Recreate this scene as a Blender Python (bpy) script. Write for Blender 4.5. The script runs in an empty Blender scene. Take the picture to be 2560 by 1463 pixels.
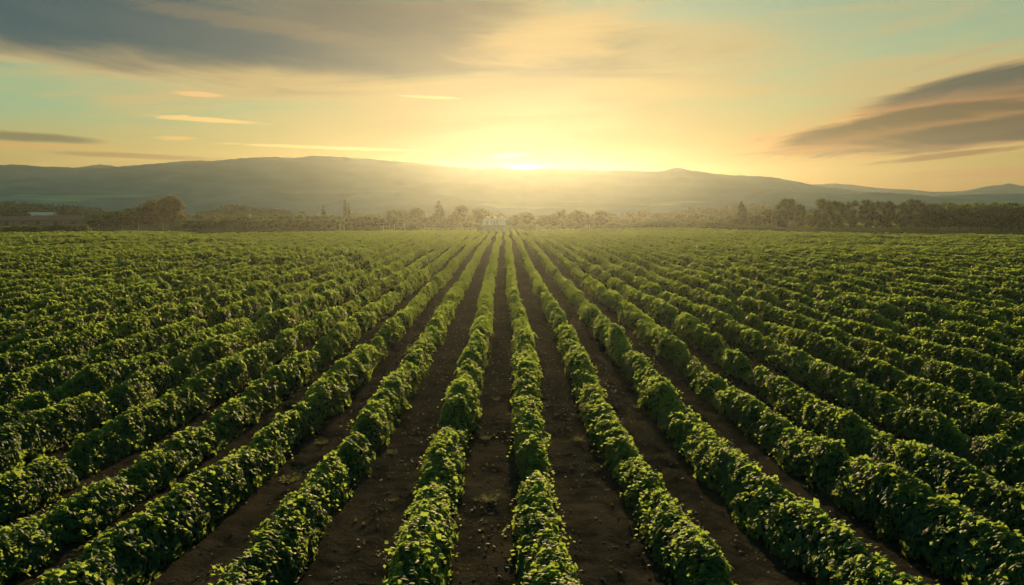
import bpy, math, random
import numpy as np
from mathutils import Matrix, Vector, Euler

random.seed(7)
RNG = np.random.default_rng(11)
SC = bpy.context.scene
COL = SC.collection
R = math.radians

# ------------------------------------------------------------------ camera, light, exposure
F = 1850.0                      # focal length in photograph pixels (2560 wide)
HOR, VPX = 506.0, 1262.0        # where the level horizon and the rows' vanishing point sit
CAMZ = 7.35
SLOPE = 0.0135                  # the field falls gently away from the camera
cam_d = bpy.data.cameras.new('camera')
cam_d.sensor_width = 36.0
cam_d.lens = 36.0 * F / 2560.0
cam_d.clip_start = 0.1
cam_d.clip_end = 8000
cam = bpy.data.objects.new('camera', cam_d)
COL.objects.link(cam)
PITCH = math.atan((731.5 - HOR) / F)
YAW = math.atan((1280 - VPX) / F)
cam.location = (0, 0, CAMZ)
cam.rotation_euler = (math.pi / 2 - PITCH, 0, -YAW)
SC.camera = cam

SUN_AZ, SUN_EL = 1.8, 6.2       # degrees; azimuth to the right of the rows
sun_d = bpy.data.lights.new('sun', 'SUN')
sun_d.energy = 5.0
sun_d.angle = R(0.53)
sun_d.color = (1.0, 0.685, 0.32)
sun = bpy.data.objects.new('sun', sun_d)
COL.objects.link(sun)
_sd = Vector((math.sin(R(SUN_AZ)) * math.cos(R(SUN_EL)), math.cos(R(SUN_AZ)) * math.cos(R(SUN_EL)), math.sin(R(SUN_EL))))
sun.rotation_euler = _sd.to_track_quat('Z', 'Y').to_euler()
sun.location = (0, 0, 60)

SC.view_settings.view_transform = 'Standard'
SC.view_settings.look = 'None'
SC.view_settings.exposure = 1.0
SC.view_settings.gamma = 1.0
cy = SC.cycles
cy.max_bounces = 4
cy.diffuse_bounces = 2
cy.glossy_bounces = 1
cy.transmission_bounces = 2
cy.transparent_max_bounces = 4
cy.volume_bounces = 0
cy.use_denoising = True
cy.sample_clamp_indirect = 3.0
cy.caustics_reflective = False
cy.caustics_refractive = False


def lin(r, g, b):
    f = lambda c: c / 12.92 if c <= 0.04045 else ((c + 0.055) / 1.055) ** 2.4
    return tuple(f(v / 255.0) for v in (r, g, b))


def px_dir(x, y):
    v = Vector((x - 1280.0, 731.5 - y, -F)).normalized()
    return (Euler(cam.rotation_euler).to_matrix() @ v).normalized()


def px_azel(x, y):
    d = px_dir(x, y)
    return math.degrees(math.atan2(d.x, d.y)), math.degrees(math.asin(d.z))


# ------------------------------------------------------------------ node expressions
class E:
    """a value in a node tree that can be added, multiplied ... in Python"""
    def __init__(s, nt, sock):
        s.nt, s.k = nt, sock

    def _m(s, op, *o):
        n = s.nt.nodes.new('ShaderNodeMath')
        n.operation = op
        for i, v in enumerate((s,) + o):
            if isinstance(v, E):
                s.nt.links.new(v.k, n.inputs[i])
            else:
                n.inputs[i].default_value = float(v)
        return E(s.nt, n.outputs[0])

    def __add__(s, o): return s._m('ADD', o)
    def __sub__(s, o): return s._m('SUBTRACT', o)
    def __mul__(s, o): return s._m('MULTIPLY', o)
    def __truediv__(s, o): return s._m('DIVIDE', o)
    def rsub(s, v): return (s * -1.0) + v
    def abs(s): return s._m('ABSOLUTE')
    def max(s, v): return s._m('MAXIMUM', v)
    def min(s, v): return s._m('MINIMUM', v)
    def atan2(s, v): return s._m('ARCTAN2', v)
    def asin(s): return s._m('ARCSINE')
    def exp(s): return s._m('EXPONENT')
    def pow(s, v): return s._m('POWER', v)

    def smooth(s, a, b, lo=0.0, hi=1.0):
        n = s.nt.nodes.new('ShaderNodeMapRange')
        n.interpolation_type = 'SMOOTHSTEP'
        s.nt.links.new(s.k, n.inputs[0])
        for i, v in enumerate((a, b, lo, hi)):
            n.inputs[i + 1].default_value = v
        return E(s.nt, n.outputs[0])


def combine(nt, x, y, z=0.0):
    n = nt.nodes.new('ShaderNodeCombineXYZ')
    for i, v in enumerate((x, y, z)):
        if isinstance(v, E):
            nt.links.new(v.k, n.inputs[i])
        else:
            n.inputs[i].default_value = v
    return n.outputs[0]


def noise(nt, vec, scale, detail=3.0, rough=0.5, dist=0.0):
    n = nt.nodes.new('ShaderNodeTexNoise')
    n.inputs['Scale'].default_value = scale
    n.inputs['Detail'].default_value = detail
    n.inputs['Roughness'].default_value = rough
    n.inputs['Distortion'].default_value = dist
    if vec is not None:
        nt.links.new(vec, n.inputs['Vector'])
    return E(nt, n.outputs[0])


def mixc(nt, fac, a, b, mode='MIX'):
    n = nt.nodes.new('ShaderNodeMix')
    n.data_type = 'RGBA'
    n.blend_type = mode
    for s, v in ((n.inputs[0], fac), (n.inputs[6], a), (n.inputs[7], b)):
        if isinstance(v, E):
            nt.links.new(v.k, s)
        elif hasattr(v, 'is_linked'):
            nt.links.new(v, s)
        elif isinstance(v, (int, float)):
            s.default_value = v
        else:
            s.default_value = tuple(v) + ((1.0,) if len(v) == 3 else ())
    return n.outputs[2]


# ------------------------------------------------------------------ sky
def build_world():
    w = bpy.data.worlds.new('World')
    SC.world = w
    w.use_nodes = True
    nt = w.node_tree
    nt.nodes.clear()
    out = nt.nodes.new('ShaderNodeOutputWorld')
    bg = nt.nodes.new('ShaderNodeBackground')
    nt.links.new(bg.outputs[0], out.inputs[0])
    tc = nt.nodes.new('ShaderNodeTexCoord')
    sep = nt.nodes.new('ShaderNodeSeparateXYZ')
    nt.links.new(tc.outputs['Generated'], sep.inputs[0])
    dx, dy, dz = (E(nt, sep.outputs[i]) for i in range(3))
    az = dx.atan2(dy) * (180 / math.pi)
    el = dz.asin() * (180 / math.pi)

    def g(ca, ce, sa, se, slope=0.0):
        a = az - ca
        e = (el - ce) - a * slope
        a = a / sa
        e = e / se
        return ((a * a + e * e) * -1.0).exp()

    # clear air: orange at the horizon, teal above
    ramp = nt.nodes.new('ShaderNodeValToRGB')
    cr = ramp.color_ramp
    pts = [(-2, lin(136, 110, 68)), (1.0, lin(146, 122, 74)), (3.5, lin(160, 148, 88)), (6.5, lin(158, 164, 114)),
           (9.5, lin(150, 170, 130)), (13.0, lin(140, 164, 134)), (18, lin(104, 146, 132)), (40, lin(60, 100, 105)), (90, lin(40, 75, 90))]
    cr.elements[0].position = 0.0
    while len(cr.elements) < len(pts):
        cr.elements.new(0.5)
    for e_, (d_, c_) in zip(cr.elements, pts):
        e_.position = ((d_ + 2) / 92.0) ** 0.5
        e_.color = c_ + (1,)
    f = ((el + 2.0).max(0.0) / 92.0).pow(0.5)
    nt.links.new(f.k, ramp.inputs[0])
    col = ramp.outputs[0]
    away = az.abs().smooth(38, 110)
    col = mixc(nt, away * 0.95, col, lin(104, 150, 140))  # even teal to the sides and behind, brightened to fill the shade
    sky = nt.nodes.new('ShaderNodeTexSky')
    sky.sky_type = 'NISHITA'
    sky.sun_disc = False
    sky.sun_elevation = R(SUN_EL)
    sky.sun_rotation = R(SUN_AZ)
    sky.altitude = 100
    sky.air_density = 1.2
    sky.dust_density = 2.0
    nish = mixc(nt, 1.0, sky.outputs[0], (0.012, 0.012, 0.012), 'MULTIPLY')
    col = mixc(nt, 1.0, col, nish, 'ADD')

    # streak noise shared by the clouds
    v1 = combine(nt, az * 0.055, (el - az * 0.05) * 0.42, 1.7)
    n1 = noise(nt, v1, 1.0, 5, 0.55, 0.6)
    v2 = combine(nt, az * 0.12, (el + az * 0.10) * 0.75, 5.3)
    n2 = noise(nt, v2, 1.0, 5, 0.55, 0.4)
    v3 = combine(nt, az * 0.16, (el - az * 0.16) * 1.3, 9.1)
    n3 = noise(nt, v3, 1.0, 6, 0.6, 0.8)
    # thin warm and green veils
    band = n1.smooth(0.42, 0.66) * el.smooth(0, 3) * el.smooth(22, 9)
    col = mixc(nt, band * 0.35, col, lin(204, 180, 118))
    teal = g(*px_azel(60, 245), 14, 1.7, 0.02) * n1.smooth(0.7, 0.35)
    col = mixc(nt, teal * 0.75, col, lin(146, 178, 138))

    # sky darkened low around the sun to offset the haze glow, beige above
    ca, ce = px_azel(1312, 420)
    sun_dim = g(ca, ce + 1.6, 13.0, 6.5)
    col = mixc(nt, sun_dim * 0.95, col, lin(66, 66, 54))
    gl2 = g(ca - 1.0, ce + 9.0, 7.5, 8.0, 0.0)
    col = mixc(nt, gl2 * 0.6, col, lin(150, 138, 108))

    # the broad grey cloud across the upper left
    def cloud(px, py, lx, ly, slope, nz, lo, hi, colr, amt, edge=None, rag=0.9):
        nonlocal col
        a, e = px_azel(px, py)
        b = g(a, e, lx / 32.0, ly / 32.0, slope)
        m = (b + (nz - 0.5) * rag).smooth(lo, hi)
        if edge is not None:
            col = mixc(nt, (b + (nz - 0.5) * rag).smooth(lo - 0.22, lo + 0.12) * edge[1], col, edge[0])
        col = mixc(nt, m * amt, col, colr)

    cloud(560, 165, 900, 62, -0.045, n1, 0.30, 0.85, lin(212, 184, 122), 0.7)
    cloud(420, 20, 1050, 130, -0.075, n1, 0.22, 0.72, lin(116, 116, 102), 0.92, (lin(204, 174, 120), 0.6))
    cloud(160, 30, 560, 105, -0.05, n2, 0.25, 0.85, lin(62, 90, 96), 0.92)
    cloud(560, 105, 420, 48, -0.11, n2, 0.30, 0.9, lin(88, 102, 100), 0.8)
    cloud(1000, 15, 420, 90, -0.03, n2, 0.32, 0.92, lin(106, 106, 96), 0.8)
    cloud(640, 60, 380, 26, -0.10, n3, 0.35, 0.9, lin(160, 138, 104), 0.35)
    cloud(1350, 110, 260, 80, 0.12, n2, 0.4, 0.95, lin(236, 196, 124), 0.5)
    # warm smear right of the sun
    cloud(1720, 225, 330, 28, -0.06, n1, 0.35, 0.95, lin(206, 178, 118), 0.65)
    # dark lens clouds on the right
    og = lin(222, 160, 98)
    cloud(2610, 196, 350, 46, 0.125, n3, 0.32, 0.60, lin(90, 94, 82), 0.94, (og, 0.3), 0.5)
    cloud(2660, 272, 580, 60, 0.105, n3, 0.32, 0.58, lin(92, 94, 80), 0.94, (og, 0.3), 0.5)
    cloud(2300, 308, 330, 36, 0.10, n3, 0.34, 0.62, lin(108, 98, 72), 0.92, (og, 0.45), 0.5)
    cloud(2560, 318, 330, 30, 0.06, n2, 0.34, 0.66, lin(98, 94, 74), 0.88, (og, 0.3), 0.8)
    cloud(2350, 391, 210, 10, 0.10, n3, 0.45, 0.8, lin(146, 116, 80), 0.9)
    cloud(2000, 380, 70, 6, 0.08, n3, 0.45, 0.8, lin(190, 138, 84), 0.9)
    cloud(2440, 130, 300, 8, 0.24, n3, 0.50, 1.1, lin(196, 164, 120), 0.5)
    cloud(2500, 430, 240, 18, 0.03, n3, 0.45, 0.95, lin(176, 128, 84), 0.6)
    # dark streaks low on the left
    cloud(40, 342, 200, 14, -0.02, n2, 0.40, 0.85, lin(112, 108, 82), 0.85)
    cloud(340, 390, 270, 9, -0.02, n2, 0.45, 0.95, lin(152, 122, 78), 0.75)
    cloud(60, 362, 260, 8, 0.0, n2, 0.45, 0.9, lin(204, 158, 94), 0.7)
    # small bright clouds
    br = lin(250, 216, 142)
    cloud(500, 236, 62, 8, -0.01, n3, 0.40, 0.8, lin(240, 196, 128), 0.8)
    cloud(520, 300, 160, 8, -0.03, n3, 0.40, 0.8, lin(244, 204, 126), 0.9)
    cloud(860, 371, 330, 5, -0.02, n3, 0.40, 0.85, lin(250, 212, 130), 0.8)
    cloud(440, 346, 70, 9, 0.02, n3, 0.5, 0.9, lin(230, 186, 110), 0.8)
    cloud(1070, 243, 110, 5, -0.03, n3, 0.45, 0.9, lin(250, 212, 138), 0.75)
    cloud(1272, 388, 70, 7, 0.05, n3, 0.40, 0.8, (0.8, 0.72, 0.5), 0.6)
    # the brilliant sliver where the sun sits behind the ridge
    core = g(ca - 0.2, ce + 0.05, 1.6, 0.28)
    col = mixc(nt, core * 1.0, col, (0.75, 0.70, 0.50))
    nt.links.new(col, bg.inputs[0])
    bg.inputs[1].default_value = 0.5
    w.cycles.sampling_method = 'MANUAL'
    w.cycles.sample_map_resolution = 512


build_world()


# ------------------------------------------------------------------ helpers
def mesh_obj(name, verts, faces, mat, parent=None, tint=None, smooth=False, mats=None, midx=None):
    """faces: (n,3) or (n,4) numpy array, or a list of such arrays"""
    verts = np.asarray(verts, dtype=np.float32)
    fl = faces if isinstance(faces, list) else [faces]
    fl = [np.asarray(f, dtype=np.int32) for f in fl if len(f)]
    me = bpy.data.meshes.new(name)
    nl = sum(f.size for f in fl)
    nf = sum(len(f) for f in fl)
    me.vertices.add(len(verts))
    me.vertices.foreach_set('co', verts.ravel())
    me.loops.add(nl)
    me.polygons.add(nf)
    me.loops.foreach_set('vertex_index', np.concatenate([f.ravel() for f in fl]))
    tot = np.concatenate([np.full(len(f), f.shape[1], dtype=np.int32) for f in fl])
    st = np.concatenate([[0], np.cumsum(tot)[:-1]]).astype(np.int32)
    me.polygons.foreach_set('loop_start', st)
    if midx is not None:
        me.polygons.foreach_set('material_index', np.asarray(midx, dtype=np.int32))
    me.polygons.foreach_set('use_smooth', np.full(nf, bool(smooth)))
    if tint is not None:
        at = me.attributes.new('tint', 'FLOAT', 'POINT')
        at.data.foreach_set('value', np.asarray(tint, dtype=np.float32))
    me.update(calc_edges=True)
    for m in (mats or [mat]):
        me.materials.append(m)
    o = bpy.data.objects.new(name, me)
    COL.objects.link(o)
    if parent is not None:
        o.parent = parent
    return o


def tag(o, label=None, cat=None, group=None, kind=None):
    if label: o['label'] = label
    if cat: o['category'] = cat
    if group: o['group'] = group
    if kind: o['kind'] = kind
    return o


def empty(name, loc, rz=0.0):
    o = bpy.data.objects.new(name, None)
    o.empty_display_size = 0.3
    COL.objects.link(o)
    o.location = loc
    o.rotation_euler = (0, 0, rz)
    return o


def smooth1(n, rng, octs=((7, 1.0), (3, 0.5))):
    """smooth 1-D noise of n samples: random knots every k samples, cubic eased"""
    out = np.zeros(n)
    for k, a in octs:
        m = int(n / k) + 3
        kn = rng.uniform(-1, 1, m)
        t = np.arange(n) / k + rng.uniform(0, 1)
        i = t.astype(int)
        f = t - i
        f = f * f * (3 - 2 * f)
        out += a * (kn[i] * (1 - f) + kn[i + 1] * f)
    return out


def vnoise(x, y, seed=0):
    """smooth 2-D value noise, -1..1"""
    xi, yi = np.floor(x).astype(np.int64), np.floor(y).astype(np.int64)
    fx, fy = x - xi, y - yi
    fx, fy = fx * fx * (3 - 2 * fx), fy * fy * (3 - 2 * fy)

    def h(a, b):
        v = (a * 374761393 + b * 668265263 + seed * 69069) & 0x7fffffff
        v = ((v ^ (v >> 13)) * 1274126177) & 0x7fffffff
        return ((v ^ (v >> 16)) & 0xffff) / 32767.5 - 1.0
    return (h(xi, yi) * (1 - fx) + h(xi + 1, yi) * fx) * (1 - fy) + (h(xi, yi + 1) * (1 - fx) + h(xi + 1, yi + 1) * fx) * fy


def gz(x, y):
    """height of the land"""
    x, y = np.asarray(x, dtype=float), np.asarray(y, dtype=float)
    yy = np.clip(y, 0, 305)
    z = -SLOPE * yy + 0.75 * (np.clip(28 - np.clip(y, 6, 28), 0, None) / 15.0) ** 2
    far = np.clip((y - 305) / 200.0, 0, 1)
    z = z - 1.2 * far * far * (3 - 2 * far)
    w = np.clip((y - 35) / 60.0, 0, 1)
    z = z + w * 0.34 * vnoise(x / 46.0 + 3.3, y / 38.0, 3)
    z = z + np.clip((y - 380) / 400, 0, 1) * 1.2 * vnoise(x / 190.0, y / 160.0, 9)
    return z


def soil_micro(x, y):
    """clods, wheel ruts and the low ridge under each row, fading out with distance"""
    u = (np.asarray(x) - bend(y) - 0.87) / 2.48
    u = (u - np.floor(u) - 0.5) * 2.48
    k = np.clip((70 - y) / 40, 0, 1) * np.clip((26 - np.abs(x)) / 6, 0, 1)
    z = 0.055 * vnoise(x * 1.7, y * 1.1, 21) + 0.035 * vnoise(x * 4.1, y * 3.3, 22)
    rut = np.exp(-((np.abs(u) - 0.40) / 0.11) ** 2)
    z = z - 0.075 * rut * (0.7 + 0.5 * vnoise(x * 0.8, y * 0.35, 23)) + 0.03 * np.exp(-(u / 0.16) ** 2)
    return k * z + np.clip((90 - y) / 40, 0, 1) * 0.07 * (np.clip(np.abs(u) - .62, 0, 1) / .62)


def bend(y):
    """the slight wander that all rows share"""
    return np.clip((y - 25) / 60, 0, 1) * 0.55 * vnoise(y / 37.0 + 2.2, y * 0, 51)


def gz1(x, y):
    return float(gz(np.array([x]), np.array([y]))[0])


def at(px, d):
    """world x of the photograph's column px at depth d (the photograph's rows lie near the horizon here)"""
    return (px - VPX) / F * d


def zpx(py, d):
    return CAMZ - (py - HOR) / F * d


def depth_top(py):
    return 6.2 * F / (py - 531.0)


# ------------------------------------------------------------------ materials
def new_mat(name):
    m = bpy.data.materials.new(name)
    m.use_nodes = True
    nt = m.node_tree
    nt.nodes.clear()
    o = nt.nodes.new('ShaderNodeOutputMaterial')
    return m, nt, o


def prin(nt, base, rough=0.6, spec=0.4):
    p = nt.nodes.new('ShaderNodeBsdfPrincipled')
    if hasattr(base, 'is_linked'):
        nt.links.new(base, p.inputs['Base Color'])
    else:
        p.inputs['Base Color'].default_value = tuple(base) + (1,)
    p.inputs['Roughness'].default_value = rough
    p.inputs['Specular IOR Level'].default_value = spec
    return p


def simple(name, col, rough=0.7, spec=0.3, var=0.25, scale=3.0):
    m, nt, o = new_mat(name)
    tc = nt.nodes.new('ShaderNodeTexCoord')
    n = noise(nt, tc.outputs['Object'], scale, 4, 0.6)
    a = tuple(c * (1 - var) for c in col)
    b = tuple(min(1, c * (1 + var)) for c in col)
    p = prin(nt, mixc(nt, n.smooth(0.3, 0.7), a, b), rough, spec)
    nt.links.new(p.outputs[0], o.inputs[0])
    return m


def leaf_mat(name, dark, light, trans, tmix=0.45, rough=0.42, spec=0.5, use_obj=False):
    m, nt, o = new_mat(name)
    at_ = nt.nodes.new('ShaderNodeAttribute')
    at_.attribute_name = 'tint'
    t = E(nt, at_.outputs['Fac'])
    if use_obj:
        oi = nt.nodes.new('ShaderNodeObjectInfo')
        t = t * 0.6 + E(nt, oi.outputs['Random']) * 0.4
    c = mixc(nt, t, dark, light)
    p = prin(nt, c, rough, spec)
    tr = nt.nodes.new('ShaderNodeBsdfTranslucent')
    nt.links.new(mixc(nt, t, tuple(v * 0.7 for v in trans), trans), tr.inputs[0])
    mx = nt.nodes.new('ShaderNodeMixShader')
    mx.inputs[0].default_value = tmix
    nt.links.new(p.outputs[0], mx.inputs[1])
    nt.links.new(tr.outputs[0], mx.inputs[2])
    nt.links.new(mx.outputs[0], o.inputs[0])
    return m


M_VINE = leaf_mat('vine_leaf', (0.008, 0.060, 0.044), (0.032, 0.115, 0.050), (0.33, 0.46, 0.065), 0.54, 0.6, 0.2)
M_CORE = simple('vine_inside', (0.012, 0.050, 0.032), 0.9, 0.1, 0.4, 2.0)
M_TREE = leaf_mat('tree_leaf', (0.020, 0.080, 0.046), (0.044, 0.125, 0.058), (0.24, 0.36, 0.05), 0.32, 0.7, 0.08, True)
M_RUST = leaf_mat('rust_tree_leaf', (0.032, 0.062, 0.026), (0.070, 0.090, 0.034), (0.24, 0.20, 0.05), 0.30, 0.7, 0.08, True)
M_DARK = leaf_mat('dark_tree_leaf', (0.014, 0.078, 0.055), (0.032, 0.120, 0.072), (0.14, 0.24, 0.03), 0.30, 0.7, 0.08, True)
M_BARK = simple('bark', (0.075, 0.055, 0.038), 0.9, 0.2, 0.35, 6.0)
M_STRAW = leaf_mat('straw', (0.07, 0.055, 0.03), (0.20, 0.15, 0.08), (0.14, 0.10, 0.04), 0.3, 0.7, 0.2)
M_STONE = simple('stone', (0.16, 0.145, 0.12), 0.75, 0.4, 0.5, 9.0)
M_WEED = leaf_mat('weed_leaf', (0.045, 0.075, 0.02), (0.08, 0.12, 0.035), (0.22, 0.26, 0.05), 0.45, 0.7, 0.1)


def ground_mat():
    m, nt, o = new_mat('soil_and_meadow')
    tc = nt.nodes.new('ShaderNodeTexCoord')
    P = tc.outputs['Object']
    n_big = noise(nt, P, 0.35, 5, 0.6)
    n_mid = noise(nt, P, 2.2, 6, 0.65)
    n_fine = noise(nt, P, 14.0, 5, 0.7)
    soil = mixc(nt, n_mid.smooth(0.3, 0.7), (0.010, 0.011, 0.010), (0.033, 0.032, 0.026))
    soil = mixc(nt, n_big.smooth(0.42, 0.70) * 0.8, soil, (0.050, 0.044, 0.031))
    soil = mixc(nt, n_fine.smooth(0.56, 0.72) * 0.55, soil, (0.052, 0.038, 0.024))
    vor = nt.nodes.new('ShaderNodeTexVoronoi')
    vor.inputs['Scale'].default_value = 0.011
    nt.links.new(P, vor.inputs['Vector'])
    pv = nt.nodes.new('ShaderNodeSeparateColor')
    nt.links.new(vor.outputs['Color'], pv.inputs[0])
    sy = nt.nodes.new('ShaderNodeSeparateXYZ')
    nt.links.new(P, sy.inputs[0])
    r0 = E(nt, pv.outputs[0]) * E(nt, sy.outputs[1]).smooth(340, 380)
    mead = mixc(nt, noise(nt, P, 0.05, 4, 0.6).smooth(0.35, 0.65), (0.035, 0.060, 0.018), (0.075, 0.090, 0.030))
    mead = mixc(nt, r0.smooth(0.52, 0.56) * 0.8, mead, (0.34, 0.29, 0.12))
    mead = mixc(nt, r0.smooth(0.84, 0.86) * 0.8, mead, (0.11, 0.085, 0.05))
    at_ = nt.nodes.new('ShaderNodeAttribute')
    at_.attribute_name = 'tint'
    c = mixc(nt, E(nt, at_.outputs['Fac']), mead, soil)
    p = nt.nodes.new('ShaderNodeBsdfDiffuse')
    nt.links.new(c, p.inputs[0])
    bmp = nt.nodes.new('ShaderNodeBump')
    bmp.inputs['Strength'].default_value = 0.9
    bmp.inputs['Distance'].default_value = 0.22
    h = n_mid * 0.7 + n_fine * 0.35
    nt.links.new(h.k, bmp.inputs['Height'])
    nt.links.new(bmp.outputs[0], p.inputs['Normal'])
    nt.links.new(p.outputs[0], o.inputs[0])
    return m


def hill_mat(name, a, b, sc=0.014):
    m, nt, o = new_mat(name)
    tc = nt.nodes.new('ShaderNodeTexCoord')
    mp = nt.nodes.new('ShaderNodeMapping')
    mp.inputs['Scale'].default_value = (1.0, 1.0, 4.0)
    nt.links.new(tc.outputs['Object'], mp.inputs[0])
    n = noise(nt, mp.outputs[0], sc, 6, 0.62, 0.5)
    mp2 = nt.nodes.new('ShaderNodeMapping')
    mp2.inputs['Scale'].default_value = (0.35, 0.6, 9.0)
    nt.links.new(tc.outputs['Object'], mp2.inputs[0])
    n2 = noise(nt, mp2.outputs[0], sc * 0.9, 3, 0.5, 0.3)
    sx = nt.nodes.new('ShaderNodeSeparateXYZ')
    nt.links.new(tc.outputs['Object'], sx.inputs[0])
    low = E(nt, sx.outputs[2]).smooth(24, 8)
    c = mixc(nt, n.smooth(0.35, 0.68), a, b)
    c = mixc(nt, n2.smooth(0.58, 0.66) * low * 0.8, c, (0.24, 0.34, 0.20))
    p = prin(nt, c, 0.95, 0.05)
    nt.links.new(p.outputs[0], o.inputs[0])
    return m


# ------------------------------------------------------------------ field limits
EDGE_PX = np.array([-400, 0, 230, 420, 500, 700, 900, 1080, 1200, 1280, 1700, 1850, 2000, 2300, 2560, 3000], float)
EDGE_PY = np.array([579, 578, 577, 575, 581, 580, 574, 570.5, 570, 568.5, 567.5, 573, 577, 580, 586, 588], float)


def field_end(x):
    d = 240.0
    for _ in range(30):
        px = VPX + x / d * F
        d = 0.5 * d + 0.5 * depth_top(np.interp(px, EDGE_PX, EDGE_PY))
    return d


# bare strips that cross the rows (photograph columns and rows of their ends)
GAPS = []
for a, b, hw, amt in (((-40, 668), (500, 638), 1.6, 0.62), ((80, 592), (195, 592), 3.0, 0.8), ((400, 603), (620, 594), 3.0, 0.7),
                      ((2150, 603), (2460, 611), 3.4, 0.75), ((700, 586), (790, 584), 3.0, 0.6), ((2080, 590), (2330, 592), 3.5, 0.6)):
    da, db = depth_top(a[1]), depth_top(b[1])
    GAPS.append((at(a[0], da), da, at(b[0], db), db, hw, amt))


def gap_factor(x, y):
    f = np.ones_like(y)
    for xa, ya, xb, yb, hw, amt in GAPS:
        if xb == xa:
            continue
        t = (x - xa) / (xb - xa)
        ok = (t > -0.03) & (t < 1.03)
        yc = ya + t * (yb - ya) + 1.2 * vnoise(np.asarray(x) / 5.0, np.zeros_like(x), 4)
        k = np.exp(-((y - yc) / hw) ** 2)
        f = f * (1 - amt * k * ok)
    return f


# ------------------------------------------------------------------ leaves
def leaf_geo(P, N, T, s, rng, detail):
    """leaves at points P facing N with their tips towards T; returns vertices, triangles, tint"""
    n = len(P)
    N = N / (np.linalg.norm(N, axis=1, keepdims=True) + 1e-9)
    T = T - N * np.sum(T * N, axis=1, keepdims=True)
    T = T / (np.linalg.norm(T, axis=1, keepdims=True) + 1e-9)
    B = np.cross(N, T)
    s = np.asarray(s)[:, None]
    wd = rng.uniform(0.36, 0.50, (n, 1))
    fold = rng.uniform(0.02, 0.16, (n, 1))
    droop = rng.uniform(0.02, 0.30, (n, 1))
    base = P - T * s * 0.45
    L = base + s * (T * 0.42 + B * wd - N * fold)
    Rr = base + s * (T * 0.42 - B * wd - N * fold)
    tip = base + s * (T * 1.0 - N * droop)
    i = np.arange(n)[:, None]
    if detail:
        M = base + s * (T * 0.5 + N * 0.04)
        V = np.stack([base, L, Rr, M, tip], axis=1).reshape(-1, 3)
        o = i * 5
        tri = np.concatenate([o + np.array([[0, 3, 1]]), o + np.array([[0, 2, 3]]), o + np.array([[1, 3, 4]]), o + np.array([[3, 2, 4]])])
        k = 5
    else:
        V = np.stack([base, L, Rr, tip], axis=1).reshape(-1, 3)
        o = i * 4
        tri = np.concatenate([o + np.array([[0, 3, 1]]), o + np.array([[0, 2, 3]])])
        k = 4
    tint = np.repeat(rng.uniform(0, 1, n) ** 1.3, k)
    return V, tri, tint


LEAVES = [0]


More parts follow.
